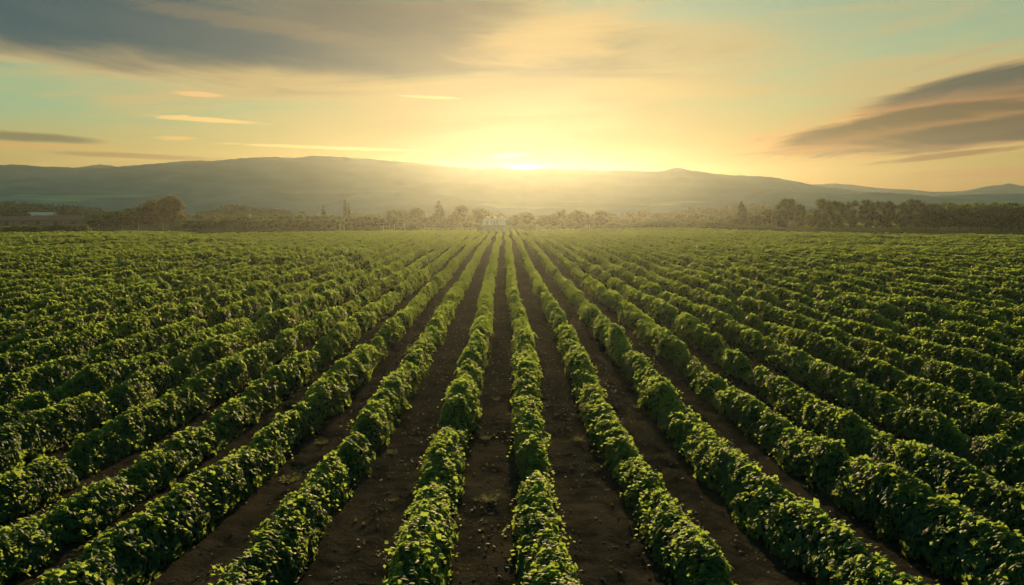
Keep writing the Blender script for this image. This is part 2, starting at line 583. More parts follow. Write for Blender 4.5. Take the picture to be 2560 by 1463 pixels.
def vine_row(k, x0, y0, y1, seed):
    """one hedge-like row of vines from y0 to y1, running away from the camera"""
    rng = np.random.default_rng(seed)
    step = 0.25
    ns = int((y1 - y0) / step) + 2
    ys = y0 + np.arange(ns) * step
    # mounds: every plant has its own vigour
    h = 0.98 + 0.15 * smooth1(ns, rng, ((10, 1.0), (4.6, 0.55), (26, 0.8)))
    wl = 0.41 + 0.10 * smooth1(ns, rng, ((10.0, 1.0), (3.6, 0.6), (24, 0.6)))
    wr = 0.41 + 0.10 * smooth1(ns, rng, ((10.0, 1.0), (3.6, 0.6), (24, 0.6)))
    cx = x0 + 0.09 * smooth1(ns, rng, ((40, 1.0), (11, 0.5))) + bend(ys)
    # better and poorer patches of ground, then now and then a weak plant
    vig = 1 + 0.17 * vnoise(np.full(ns, x0 / 9.0), ys / 15.0, 71) + rng.uniform(-.08, .08)
    h *= vig
    wl *= vig
    wr *= vig
    for _ in range(int((y1 - y0) / 17)):
        c = rng.uniform(y0, y1)
        e_ = np.exp(-((ys - c) / rng.uniform(0.5, 1.3)) ** 2)
        q_ = rng.uniform(0.12, 0.55)
        h *= 1 - q_ * e_
        wl *= 1 - .6 * q_ * e_
        wr *= 1 - .6 * q_ * e_
    gf = gap_factor(np.full(ns, x0), ys)
    h *= gf
    endf = np.clip((ys - y0) / 0.8, 0.25, 1) * np.clip((y1 - ys) / 0.8, 0.25, 1)
    h *= endf ** 0.5
    wl = np.clip(wl, 0.24, 0.75) * (0.5 + 0.5 * gf) * endf ** 0.5
    wr = np.clip(wr, 0.24, 0.75) * (0.5 + 0.5 * gf) * endf ** 0.5
    for _ in range(int((y1 - y0) / 45)):       # a missing plant
        c = rng.uniform(y0, y1)
        e_ = np.exp(-((ys - c) / rng.uniform(0.35, 0.7)) ** 4)
        h *= 1 - .8 * e_
        wl *= 1 - .6 * e_
        wr *= 1 - .6 * e_
    zg = gz(np.full(ns, x0), ys)

    def section(y, phi, scale=1.0):
        hh, a, b = np.interp(y, ys, h), np.interp(y, ys, wl), np.interp(y, ys, wr)
        w = np.where(phi < 0, a, b)
        sn = np.sin(phi)
        X = np.interp(y, ys, cx) + scale * w * 1.12 * np.sin(phi / 1.6)
        Z = np.interp(y, ys, zg) + hh * (0.5 + 0.5 * scale * np.cos(phi))
        nrm = np.stack([sn / w, -0.25 * (np.interp(y + 0.25, ys, hh if np.isscalar(hh) else h) - hh) / 0.25, np.cos(phi) / (0.5 * hh)], axis=1)
        nrm /= np.linalg.norm(nrm, axis=1, keepdims=True)
        return np.stack([X, y, Z], axis=1), nrm, w

    V, T3, TT = [], [], []
    nv = 0
    side = abs(x0)
    lat = side > 34
    phimax = 2.45 if not lat else 1.75
    # leaves in slices, larger and fewer with distance
    edges = [y0]
    while edges[-1] < y1 - 0.01:
        edges.append(min(y1, edges[-1] + max(2.0, edges[-1] * 0.10)))
    for a, b in zip(edges[:-1], edges[1:]):
        d = math.hypot(0.5 * (a + b), 0.6 * side)
        s = 0.138 + 0.0009 * max(0.0, d - 14)
        cover = 2.1 if d < 45 else 1.5
        per = 2.9 if not lat else 2.0
        n = int((b - a) * per * cover / (0.44 * s * s))
        y = rng.uniform(a, b, n)
        phi = rng.uniform(-phimax, phimax, n)
        P, nr, w = section(y, phi, 1.0)
        cl = vnoise(y * 2.0 + 17 * k, phi * 1.7, seed % 97) * 0.9 + vnoise(y * 5.6, phi * 4.3, seed % 89) * 0.5
        off = rng.normal(0.0, 0.035, n) + 0.13 * cl
        P = P + nr * off[:, None]
        rnd = rng.normal(0, 1, (n, 3))
        N = nr * 0.75 + np.array([0, 0, 0.40]) + rnd * (0.26 + 0.24 * np.clip(nr[:, 2:3], 0, 1)) + np.array([0, 0.55, 0.05]) * np.clip(nr[:, 2:3] * 1.6, 0, 1)   # the upper leaves turn to the light
        Td = nr * 0.5 + np.array([0, 0, -0.85]) + rng.normal(0, 1, (n, 3)) * 0.38
        ss = s * rng.uniform(0.5, 1.4, n)
        v, t, q = leaf_geo(P, N, Td, ss, rng, d < 40)
        q = np.clip(q * .7 + .22 + .3 * np.repeat(vnoise(y / 2.1 + 31 * k, y * 0, 61), len(q) // n), 0, 1)
        V.append(v); T3.append(t + nv); TT.append(q); nv += len(v)
        LEAVES[0] += n
        # long shoots that arch out of the canopy and hang
        if d < 95:
            m = int((b - a) * (15 if d < 45 else 6))
            yy = rng.uniform(a, b, m)
            ph = rng.normal(0.0, 0.75, m)
            P0, n0, _ = section(yy, ph, 0.98)
            ln = rng.uniform(0.25, 0.75, m)
            dirn = np.stack([np.sign(ph + rng.normal(0, 0.3, m)) * rng.uniform(0.15, 0.65, m), rng.normal(0, 0.5, m), rng.uniform(0.2, 0.95, m)], axis=1)
            kk = 8 if d < 45 else 5
            tt = np.linspace(0.15, 1.0, kk)[None, :, None]
            pts = P0[:, None, :] + dirn[:, None, :] * ln[:, None, None] * tt + np.array([0, 0, -1.0]) * (ln[:, None, None] * 1.05 * tt ** 2)
            pts = pts.reshape(-1, 3) + rng.normal(0, 0.025, (m * kk, 3))
            dd = (dirn[:, None, :] + np.array([0, 0, -2.0]) * tt).reshape(-1, 3)
            N2 = np.array([0, 0.5, 0.9]) + rng.normal(0, 0.35, (m * kk, 3))
            s2 = np.repeat(rng.uniform(0.75, 1.1, m), kk) * s * np.tile(np.linspace(1.05, 0.6, kk), m)
            v, t, q = leaf_geo(pts, N2, dd + rng.normal(0, 0.5, (m * kk, 3)), s2, rng, d < 40)
            V.append(v); T3.append(t + nv); TT.append(np.clip(q + 0.25, 0, 1)); nv += len(v)
            LEAVES[0] += m * kk
    ntri = sum(len(t) for t in T3)
    # the dense inside of the hedge
    st = np.arange(y0, y1 + 0.3, 0.5 if side < 30 else 1.0)
    nphi = 9
    ph = np.linspace(-2.9, 2.9, nphi)
    yy = np.repeat(st, nphi)
    pp = np.tile(ph, len(st))
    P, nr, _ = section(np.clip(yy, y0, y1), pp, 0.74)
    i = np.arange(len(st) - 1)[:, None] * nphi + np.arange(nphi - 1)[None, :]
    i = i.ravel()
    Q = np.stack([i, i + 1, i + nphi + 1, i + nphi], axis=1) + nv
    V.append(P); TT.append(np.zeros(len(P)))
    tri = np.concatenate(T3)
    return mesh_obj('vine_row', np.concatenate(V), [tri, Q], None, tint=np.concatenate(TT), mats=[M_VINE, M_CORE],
                    midx=np.concatenate([np.zeros(len(tri)), np.ones(len(Q))]))


ORD = ['first', 'second', 'third', 'fourth', 'fifth', 'sixth', 'seventh', 'eighth', 'ninth', 'tenth', 'eleventh', 'twelfth']


def build_rows():
    S = 2.48
    for k in range(-84, 84):
        x = 0.87 + k * S
        x += random.uniform(-0.10, 0.10)
        y1 = field_end(x)
        if -8.2 < x < 1.6:
            y1 = min(y1, 287)
        y0 = max(6.5, abs(x) / 0.70 - 9.0)
        if y0 > y1 - 6:
            continue
        o = vine_row(k, x, y0, y1, 1000 + k)
        j = k + 1 if k >= 0 else -k
        sd = 'right' if k >= 0 else 'left'
        if j == 1:
            lab = ('bushy green vine row bordering the central bare track on its %s side' % sd)
        elif j <= 10:
            lab = '%s green vine row to the %s of the central bare track, counted from it' % (ORD[j - 1], sd)
        elif j <= 26:
            lab = 'green vine row half hidden behind its neighbours towards the %s edge of the field' % sd
        else:
            lab = 'far green vine row merged into the unbroken canopy at the %s of the field' % sd
        tag(o, lab, 'vine row', 'vine rows running to the horizon')
    print('leaves', LEAVES[0])


# ------------------------------------------------------------------ ground
def build_ground():
    xs = np.concatenate([np.arange(-24, -9.99, 0.3), np.arange(-9.8, 9.81, 0.11), np.arange(10, 24.01, 0.3)])
    g = 24.0
    st = 0.5
    ext = []
    while g < 1200:
        st *= 1.09
        g += st
        ext.append(min(g, 1240))
    ext = np.array(ext)
    xs = np.concatenate([-ext[::-1], xs, ext])
    yl = list(np.arange(-10, 9, 0.5)) + list(np.arange(9, 45, 0.22))
    g, st = yl[-1], 0.33
    while g < 330:
        st = min(st * 1.05, 3.0)
        g += st
        yl.append(g)
    while g < 1200:
        st *= 1.07
        g += st
        yl.append(min(g, 1235))
    ys = np.array([-60, -40, -25] + yl)
    X, Y = np.meshgrid(xs, ys)
    Z = gz(X, Y)
    Z = Z + soil_micro(X, Y)
    ends = np.array([field_end(v) for v in xs])
    soil = np.clip((ends[None, :] + 2.5 - Y + 1.5 * vnoise(X / 3, Y / 3, 5)) / 3.0, 0, 1)
    ny, nx = X.shape
    V = np.stack([X, Y, Z], axis=2).reshape(-1, 3)
    i = (np.arange(ny - 1)[:, None] * nx + np.arange(nx - 1)[None, :]).ravel()
    Q = np.stack([i, i + 1, i + nx + 1, i + nx], axis=1)
    o = mesh_obj('ground', V, Q, ground_mat(), tint=soil.ravel(), smooth=True)
    tag(o, 'dark bare soil between the rows and grassy valley floor beyond', None, None, 'structure')


# ------------------------------------------------------------------ hills
def hill(prof, D, depth, mat, label, rough=3.0, seed=1):
    D, depth, rough = D * .45, depth * .45, rough * .42
    px = np.array([p[0] for p in prof], float)
    py = np.array([p[1] for p in prof], float)
    na = 420
    cols = np.linspace(px[0], px[-1], na)
    crest = np.interp(cols, px, py)
    rs = np.concatenate([np.linspace(-1, 0, 26), np.linspace(0.12, 1, 7)])
    hx = at(cols, 1.0)                       # tangent of the azimuth
    hz = CAMZ + (HOR - crest) / F * D        # crest height at distance D
    fade = np.clip(np.minimum(cols - px[0], px[-1] - cols) / (60.0 if len(prof) != 9 else 260.0), 0, 1)
    V = np.zeros((len(rs), na, 3))
    for a, r in enumerate(rs):
        y = D + r * depth * (1.0 if r < 0 else 0.45)
        t = 1 - abs(r)
        sh = t ** 1.5 if r < 0 else t
        X = hx * y
        nz = vnoise(X / 38.0 + seed, np.full(na, y / 32.0), seed) + 0.5 * vnoise(X / 14.0, np.full(na, y / 12.0), seed + 1)
        amp = rough * (4 * t * (1 - t) if r < 0 else 1.5 * t * (1 - t))
        z = -8.0 + (hz + 8.0) * sh + amp * nz
        if abs(r) < 0.02:
            z = z + 0.32 * vnoise(X / 6.5, X * 0, seed + 3) + 0.22 * vnoise(X / 2.3, X * 0, seed + 4)
        V[a, :, 0], V[a, :, 1], V[a, :, 2] = X, y, np.maximum(z * fade + (1 - fade) * -8.0, -8.0)
    n = len(rs)
    i = (np.arange(n - 1)[:, None] * na + np.arange(na - 1)[None, :]).ravel()
    Q = np.stack([i, i + 1, i + na + 1, i + na], axis=1)
    o = mesh_obj('hills', V.reshape(-1, 3), Q, mat, smooth=True)
    return tag(o, label, None, None, 'structure')


def build_hills():
    mh = hill_mat('scrub_with_airlight', (0.065, 0.155, 0.15), (0.10, 0.215, 0.205))  # scrub colours here and below are paled blue green, air-light painted in
    mf = hill_mat('far_scrub_with_airlight', (0.10, 0.19, 0.17), (0.13, 0.23, 0.20))
    main = [(-700, 430), (-300, 424), (-120, 420), (0, 417), (60, 414), (140, 419), (200, 421), (265, 421), (330, 418), (400, 412), (470, 405), (560, 404), (620, 398), (700, 395),
            (745, 398), (790, 392), (860, 395), (950, 402), (1050, 410), (1150, 420), (1200, 424), (1250, 422), (1310, 427), (1370, 424), (1450, 426),
            (1540, 428), (1640, 430), (1670, 424), (1690, 420), (1715, 427), (1750, 431), (1800, 438), (1850, 440), (1920, 443), (1980, 453), (2020, 462), (2100, 472),
            (2200, 484), (2330, 496), (2480, 512), (2600, 520)]
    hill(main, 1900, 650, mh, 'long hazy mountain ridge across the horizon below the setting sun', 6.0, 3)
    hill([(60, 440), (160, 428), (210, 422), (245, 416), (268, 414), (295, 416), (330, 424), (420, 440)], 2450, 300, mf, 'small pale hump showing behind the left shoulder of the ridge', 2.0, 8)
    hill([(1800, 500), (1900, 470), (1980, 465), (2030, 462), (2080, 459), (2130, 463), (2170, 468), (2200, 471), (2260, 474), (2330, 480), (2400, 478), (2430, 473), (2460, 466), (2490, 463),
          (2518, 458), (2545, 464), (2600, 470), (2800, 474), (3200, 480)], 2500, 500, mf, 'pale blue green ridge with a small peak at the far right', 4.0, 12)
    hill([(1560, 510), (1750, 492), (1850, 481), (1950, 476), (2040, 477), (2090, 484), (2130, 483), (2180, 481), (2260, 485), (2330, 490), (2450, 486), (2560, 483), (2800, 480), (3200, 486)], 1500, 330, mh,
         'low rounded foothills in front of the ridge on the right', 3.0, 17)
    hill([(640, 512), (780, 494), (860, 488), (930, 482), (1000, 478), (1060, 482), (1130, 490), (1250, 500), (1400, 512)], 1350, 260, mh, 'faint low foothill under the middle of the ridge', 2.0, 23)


# ------------------------------------------------------------------ trees
def tube(p0, p1, r0, r1, n=7, bend=0.0, seg=4, rng=None):
    p0, p1 = np.array(p0, float), np.array(p1, float)
    ax = (p1 - p0) / (np.linalg.norm(p1 - p0) + 1e-9)
    u = np.cross(ax, [0.3, 0.9, 0.1]); u /= np.linalg.norm(u)
    v = np.cross(ax, u)
    V, Q = [], []
    for s in range(seg + 1):
        t = s / seg
        c = p0 + (p1 - p0) * t + u * bend * math.sin(t * math.pi)
        r = r0 + (r1 - r0) * t
        for a in range(n):
            an = 2 * math.pi * a / n
            V.append(c + (u * math.cos(an) + v * math.sin(an)) * r)
    for s in range(seg):
        for a in range(n):
            b = (a + 1) % n
            Q.append((s * n + a, s * n + b, (s + 1) * n + b, (s + 1) * n + a))
    return np.array(V), np.array(Q)


def join(parts):
    V, Q, o = [], [], 0
    for v, q in parts:
        V.append(v); Q.append(q + o); o += len(v)
    return np.concatenate(V), np.concatenate(Q)


def crown_blobs(kind, rng):
    """ellipsoids (centre, radii) of a tree 1 high and about 1 wide"""
    B = []
    if kind == 'round':
        B.append(((0, 0, .50), (.36, .36, .42)))
        for _ in range(16):
            a, e = rng.uniform(0, 6.28), rng.uniform(-.9, 1.3)
            r = .30
            B.append(((r * math.cos(a) * math.cos(e), r * math.sin(a) * math.cos(e), .52 + .34 * math.sin(e)), (rng.uniform(.13, .22),) * 2 + (rng.uniform(.11, .18),)))
    elif kind == 'bush':
        B.append(((0, 0, .38), (.36, .36, .38)))
        for _ in range(11):
            a, e = rng.uniform(0, 6.28), rng.uniform(-.3, 1.3)
            B.append(((.30 * math.cos(a) * math.cos(e), .30 * math.sin(a) * math.cos(e), .38 + .38 * math.sin(e)), (rng.uniform(.13, .24),) * 2 + (rng.uniform(.14, .22),)))
    elif kind == 'orchard':
        for _ in range(20):
            a, q = rng.uniform(0, 6.28), rng.uniform(0, .36)
            B.append(((q * math.cos(a), q * math.sin(a), .58 + rng.uniform(-.24, .24) - .5 * q * q), (rng.uniform(.16, .24),) * 2 + (rng.uniform(.15, .22),)))
    elif kind == 'tall':
        for t in np.linspace(.14, .92, 11):
            for _ in range(3):
                w = .30 * (1 - (abs(t - .55) / .62) ** 2) + .06
                a = rng.uniform(0, 6.28)
                B.append(((w * .8 * math.cos(a), w * .8 * math.sin(a), t + rng.uniform(-.04, .04)), (rng.uniform(.14, .22),) * 2 + (rng.uniform(.09, .13),)))
    elif kind == 'pointed':
        for t in np.linspace(.12, .96, 11):
            w = .34 * (1 - t) ** .8 + .05
            for _ in range(3):
                a = rng.uniform(0, 6.28)
                B.append(((w * .7 * math.cos(a), w * .7 * math.sin(a), t), (w * .7, w * .7, .09)))
    elif kind == 'cypress':
        for t in np.linspace(.05, .95, 12):
            w = .36 * (1 - ((t - .35) / .68) ** 2) + .04
            for _ in range(2):
                a = rng.uniform(0, 6.28)
                B.append(((w * .25 * math.cos(a), w * .25 * math.sin(a), t + rng.uniform(-.03, .03)), (w * .85, w * .85, .08)))
    elif kind == 'broad':
        B.append(((0, 0, .5), (.36, .36, .40)))
        for _ in range(20):
            a, e = rng.uniform(0, 6.28), rng.uniform(-.7, 1.45)
            B.append(((.34 * math.cos(a) * math.cos(e), .34 * math.sin(a) * math.cos(e), .48 + .40 * math.sin(e)), (rng.uniform(.10, .19),) * 2 + (rng.uniform(.11, .19),)))
    return B


def make_tree_mesh(kind, seed, mat, n=2000, size=0.048, trunk=True):
    rng = np.random.default_rng(seed)
    B = crown_blobs(kind, rng)
    C = np.array([b[0] for b in B]); A = np.array([b[1] for b in B])
    wgt = (A[:, 0] * A[:, 1] + A[:, 0] * A[:, 2]); wgt /= wgt.sum()
    ix = rng.choice(len(B), n, p=wgt)
    u = rng.normal(0, 1, (n, 3)); u /= np.linalg.norm(u, axis=1, keepdims=True)
    rad = rng.uniform(0.55, 1.06, n) ** 0.6
    P = C[ix] + A[ix] * u * rad[:, None]
    # twigs that break the outline
    m = n // 9
    jx = rng.choice(len(B), m, p=wgt)
    u2 = rng.normal(0, 1, (m, 3)); u2[:, 2] = np.abs(u2[:, 2]) + .2; u2 /= np.linalg.norm(u2, axis=1, keepdims=True)
    P2 = C[jx] + A[jx] * u2 * rng.uniform(1.0, 1.30, (m, 1))
    P = np.concatenate([P, P2]); u = np.concatenate([u, u2]); n += m
    P[:, 2] = np.maximum(P[:, 2], 0.03)
    N = u * 0.6 + np.array([0, 0, .35]) + rng.normal(0, .55, (n, 3))
    T = u * .5 + np.array([0, 0, -.3]) + rng.normal(0, .6, (n, 3))
    v, t, q = leaf_geo(P, N, T, size * rng.uniform(.6, 1.6, n), rng, False)
    root = empty('tree', (0, 0, 0))
    cv, ct, co = [], [], len(v)
    th = np.linspace(0, np.pi, 6); fi = np.linspace(0, 2 * np.pi, 9)[:-1]
    sp = np.array([(math.sin(a) * math.cos(b), math.sin(a) * math.sin(b), math.cos(a)) for a in th for b in fi])
    si = np.array([(r * 8 + c, (r + 1) * 8 + c, (r + 1) * 8 + (c + 1) % 8, r * 8 + (c + 1) % 8) for r in range(5) for c in range(8)])
    for c_, a_ in zip(C, A):
        cv.append(c_ + sp * a_ * 0.66 * rng.uniform(.9, 1.1, (48, 1))); ct.append(si + co); co += 48
    cv = np.concatenate(cv); ct = np.concatenate(ct)
    cv[:, 2] = np.maximum(cv[:, 2], 0.02)
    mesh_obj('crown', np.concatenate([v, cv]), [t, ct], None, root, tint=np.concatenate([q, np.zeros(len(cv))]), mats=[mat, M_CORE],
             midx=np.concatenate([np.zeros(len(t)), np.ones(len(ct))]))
    if trunk:
        parts = []
        low = .30 if kind in ('orchard', 'tall', 'round') else .2
        parts.append(tube((0, 0, -.03), (0, 0, low + .25), .022 if kind != 'orchard' else .03, .010, 7, rng.uniform(-.012, .012)))
        for q_ in range(4):
            a = q_ * 1.57 + rng.uniform(-.5, .5)
            parts.append(tube((0, 0, low - .06 + .04 * q_), (.2 * math.cos(a), .2 * math.sin(a), low + .24 + .05 * q_), .010, .004, 5, .01))
        vv, qq = join(parts)
        mesh_obj('trunk', vv, qq, M_BARK, root, smooth=True)
    return root


PROTO = {}


def proto(kind, mat):
    key = (kind, mat.name)
    if key not in PROTO:
        PROTO[key] = [make_tree_mesh(kind, 300 + 17 * len(PROTO) + i, mat) for i in range(3)]
        for p in PROTO[key]:
            p['fresh'] = 1
    return PROTO[key]


def copy_tree(o):
    c = o.copy(); COL.objects.link(c)
    for ch in o.children:
        d = ch.copy(); COL.objects.link(d); d.parent = c
    return c


def put_tree(name, kind, mat, x, d, w, h, label, group, cat='tree', i=None):
    ps = proto(kind, mat)
    p = ps[random.randrange(3) if i is None else i % 3]
    if p.get('fresh'):
        o = p
        del o['fresh']
    else:
        o = copy_tree(p)
    o.name = name
    o.location = (x, d, gz1(x, d) - 0.05)
    o.rotation_euler = (0, 0, random.uniform(0, 6.28))
    o.scale = (w, w, h)
    return tag(o, label, cat, group)


def tree_px(name, kind, mat, px, top, wpx, d, label, group, cat='tree'):
    x = at(px, d)
    h = zpx(top, d) - gz1(x, d)
    w = wpx / F * d / 0.86
    return put_tree(name, kind, mat, x, d, w, max(h, 0.8), label, group, cat)


def build_trees():
    G = 'trees beyond the vineyard'
    t = lambda *a, **k: tree_px(*a, **k)
    # left: farm trees
    t('tree', 'bush', M_TREE, 36, 508, 84, 420, 'wide rounded tree standing behind the brown barn at the far left', G)
    t('cypress', 'cypress', M_DARK, 169, 515, 20, 425, 'short dark column tree beside the white polytunnel', G)
    t('tree', 'bush', M_TREE, 206, 517, 42, 432, 'small round tree just right of the short dark column tree', G)
    t('tree', 'bush', M_TREE, 252, 521, 36, 440, 'small pale green round bush tree in front of the pale strip field', G)
    t('tree', 'bush', M_DARK, 262, 541, 66, 330, 'low dark bush at the left foot of the big rust tinted tree clump', G)
    t('tree', 'broad', M_TREE, 300, 527, 70, 336, 'dark green tree second from the left in the big clump behind the fence posts', G)
    t('tree', 'broad', M_TREE, 348, 516, 84, 345, 'broad green tree in the middle of the big clump behind the fence posts', G)
    t('tree', 'broad', M_RUST, 398, 501, 82, 350, 'tall rust tinted tree with a flat top in the big left clump', G)
    t('tree', 'broad', M_RUST, 432, 491, 76, 343, 'tallest rust tinted tree at the right end of the big left clump', G)
    t('tree', 'bush', M_TREE, 470, 541, 60, 330, 'yellow green bush between the rust tinted clump and the orchard', G)
    t('tree', 'bush', M_TREE, 500, 532, 60, 352, 'pale bush rising behind the left end of the orchard', G)
    # hedge bushes at the left edge of the field
    for i, px in enumerate(range(-20, 226, 24)):
        tree_px('bush', 'bush', M_TREE, px + random.uniform(-4, 4), 560.5 - 0.014 * px + random.uniform(-2, 2), 34, 262, 'rounded green bush in the line of bushes along the left end of the field',
                'line of bushes at the left end of the field', 'bush')
    # orchard
    px = 478
    row = 0
    while px < 850:
        tree_px('orchard_tree', 'orchard', M_DARK if px < 640 else M_TREE, px, random.uniform(541, 547), random.uniform(36, 46), 303 + random.uniform(-3, 3),
                'round headed orchard tree in the dense front row left of the cypress', 'front row of orchard trees', 'tree')
        px += random.uniform(19, 25)
    px = 540
    while px < 860:
        tree_px('orchard_tree', 'orchard', M_TREE, px, random.uniform(532, 539), random.uniform(36, 48), 335 + random.uniform(-6, 8),
                'sun rimmed orchard tree peeping over the dense front row', 'back row of orchard trees', 'tree')
        px += random.uniform(20, 28)
    for px, top, w, lab in ((888, 537, 46, 'dome shaped orchard tree just right of the tall spiky cypress'), (920, 534, 44, 'dome shaped orchard tree with light showing under its crown'),
                            (950, 538, 40, 'dome shaped orchard tree between two lower neighbours'), (976, 533, 50, 'largest dome shaped orchard tree, leaning over to the right'),
                            (1000, 545, 36, 'last small orchard tree before the low pale hedge')):
        t('orchard_tree', 'orchard', M_TREE, px, top, w, 312, lab, 'orchard trees right of the cypress')
    t('cypress', 'cypress', M_DARK, 813, 516, 19, 345, 'short dark cypress rising out of the orchard', G)
    t('cypress', 'cypress', M_DARK, 866, 501, 17, 345, 'tallest spiky cypress rising out of the orchard', G)
    t('cypress', 'cypress', M_DARK, 876, 510, 13, 347, 'thin cypress leaning against the tallest spiky cypress', G)
    # middle, against the sun
    for px, top, w, kind, d, lab in (
        (990, 521, 50, 'round', 372, 'dark round tree left of a pair, behind the low pale hedge'),
        (1018, 522, 40, 'round', 375, 'small dark round tree between two wider ones behind the low pale hedge'),
        (1045, 517, 46, 'round', 372, 'dark round tree rising beside the pointed tree'),
        (1098, 504, 46, 'pointed', 368, 'tall dark tree with a pointed top left of the white sheds'),
        (1155, 511, 42, 'round', 366, 'dark tree with a flat crown between the pointed tree and the big round one'),
        (1200, 519, 56, 'round', 352, 'big round dark tree directly behind the white sheds'),
        (1070, 534, 60, 'bush', 360, 'low spreading bush below the pointed tree'),
        (1128, 533, 66, 'bush', 358, 'low spreading bush below the flat crowned tree'),
        (1244, 531, 52, 'bush', 362, 'hazy low tree showing above the roofs of the white sheds'),
        (1284, 533, 50, 'bush', 338, 'low dark tree touching the right hand white shed'),
        (1318, 529, 50, 'round', 342, 'hazy dark tree in the glow right of the white sheds'),
        (1354, 534, 54, 'bush', 336, 'low wide tree in the glow below the sun'),
        (1386, 530, 42, 'bush', 338, 'dark tree under the small upright one in the glow'),
        (1404, 520, 34, 'round', 352, 'small upright dark tree with a ragged top in the glow'),
        (1447, 524, 58, 'broad', 334, 'big dark dome tree, left of two domes right of the sun'),
        (1474, 541, 44, 'bush', 332, 'low bush between the two dark dome trees'),
        (1500, 527, 58, 'broad', 332, 'big dark dome tree, right of two domes right of the sun'),
        (1424, 545, 46, 'bush', 328, 'low bush filling the gap beside the left dark dome tree')):
        t('tree', kind, M_TREE if kind != 'pointed' else M_DARK, px, top, w, d, lab, G)
    for px in (1032, 1052, 1076, 1100, 1124, 1146, 1168):
        tree_px('bush', 'bush', M_TREE, px, random.uniform(549, 554), 34, 318, 'pale sunlit bush in the low hedge line left of the white sheds', 'low pale hedge left of the sheds', 'bush')
    # right of the sun, half way out
    for px, top, w, d in ((1545, 541, 34, 420), (1574, 531, 42, 440), (1606, 524, 40, 470), (1640, 531, 42, 430), (1668, 536, 36, 410), (1700, 527, 40, 450), (1738, 531, 42, 425), (1776, 536, 40, 400),
                          (1560, 545, 40, 380), (1625, 543, 44, 385), (1715, 543, 44, 380), (1590, 541, 36, 400), (1760, 545, 40, 372)):
        tree_px('tree', 'bush' if w < 40 else 'round', M_TREE, px, top, w, d, 'small hazy round tree behind the wavy dark hedge right of the sun', 'small trees behind the wavy hedge')
    for px, top, w, kind, d, lab in (
        (1802, 541, 40, 'bush', 338, 'low bush left of the pointed tree at the start of the right tree line'),
        (1826, 533, 38, 'bush', 342, 'sun rimmed bush leaning on the pointed tree'),
        (1853, 506, 46, 'pointed', 336, 'tall pointed tree standing apart left of the right tree line'),
        (1890, 532, 52, 'bush', 332, 'dark round bush right of the pointed tree'),
        (1925, 521, 52, 'broad', 330, 'pale loose tree left of the first tall tree of the right line'),
        (1962, 498, 52, 'tall', 318, 'first tall dark tree of the right tree line'),
        (1998, 512, 30, 'tall', 320, 'narrow shorter tree beside the first tall tree of the right line'),
        (2030, 531, 46, 'bush', 324, 'low green bush in the gap between tall trees of the right line'),
        (2057, 499, 48, 'tall', 314, 'second tall tree of the right line, with a broad crown'),
        (2093, 504, 42, 'tall', 314, 'dark tall tree right of the broad crowned one'),
        (2128, 502, 38, 'tall', 318, 'narrow tall tree with light leaves showing on its left'),
        (2166, 501, 44, 'tall', 313, 'tall tree in the middle of the right line with two tops'),
        (2200, 505, 38, 'tall', 316, 'ragged topped tree above the white roof glimpse'),
        (2222, 503, 32, 'tall', 313, 'thin ragged tree right of the white roof glimpse'),
        (2254, 506, 44, 'tall', 312, 'yellow edged tall tree before the darkest one of the right line'),
        (2289, 499, 50, 'tall', 308, 'darkest tall tree where the right line meets the dense wood')):
        t('tree', kind, M_TREE if kind in ('bush', 'broad') else M_DARK, px, top, w, d, lab, 'tree line on the right')
    px = 2318
    while px < 2760:
        tree_px('tree', 'broad', M_DARK, px, random.uniform(509, 519), random.uniform(56, 74), 296 + random.uniform(-5, 5), 'dark green tree in the dense wood at the right edge', 'dense wood at the right edge')
        px += random.uniform(24, 34)
    px = 2330
    while px < 2700:
        tree_px('tree', 'broad', M_TREE, px, random.uniform(504, 509), random.uniform(50, 70), 325 + random.uniform(-5, 5), 'sunlit top of a tree behind the dense wood at the right edge', 'sunlit trees behind the dense wood')
        px += random.uniform(34, 46)
    # the valley beyond
    n = 0
    lines = []
    for _ in range(18):
        d = random.uniform(390, 530)
        lines.append((random.uniform(-60, 2620), d, random.uniform(120, 420), random.uniform(-0.25, 0.25)))
    pts = []
    for px0, d, ln, sk in lines:
        m = random.randint(4, 9)
        for i in range(m):
            dd = d + sk * (i / m) * 120 + random.uniform(-8, 8)
            pts.append((px0 + ln * (i / m) + random.uniform(-12, 12), dd))
    for _ in range(80):
        pts.append((random.uniform(-60, 2620), random.uniform(385, 520)))
    for px, d in random.sample(pts, 125):
        h = random.uniform(3.6, 7.2)
        x = at(px, d)
        kd = random.choice(['bush', 'round', 'bush', 'broad'])
        put_tree('tree', kd, M_TREE if random.random() < .6 else M_DARK, x, d, h * random.uniform(.9, 1.7), h, 'small hazy tree far out on the valley floor below the hills', 'far trees on the valley floor')


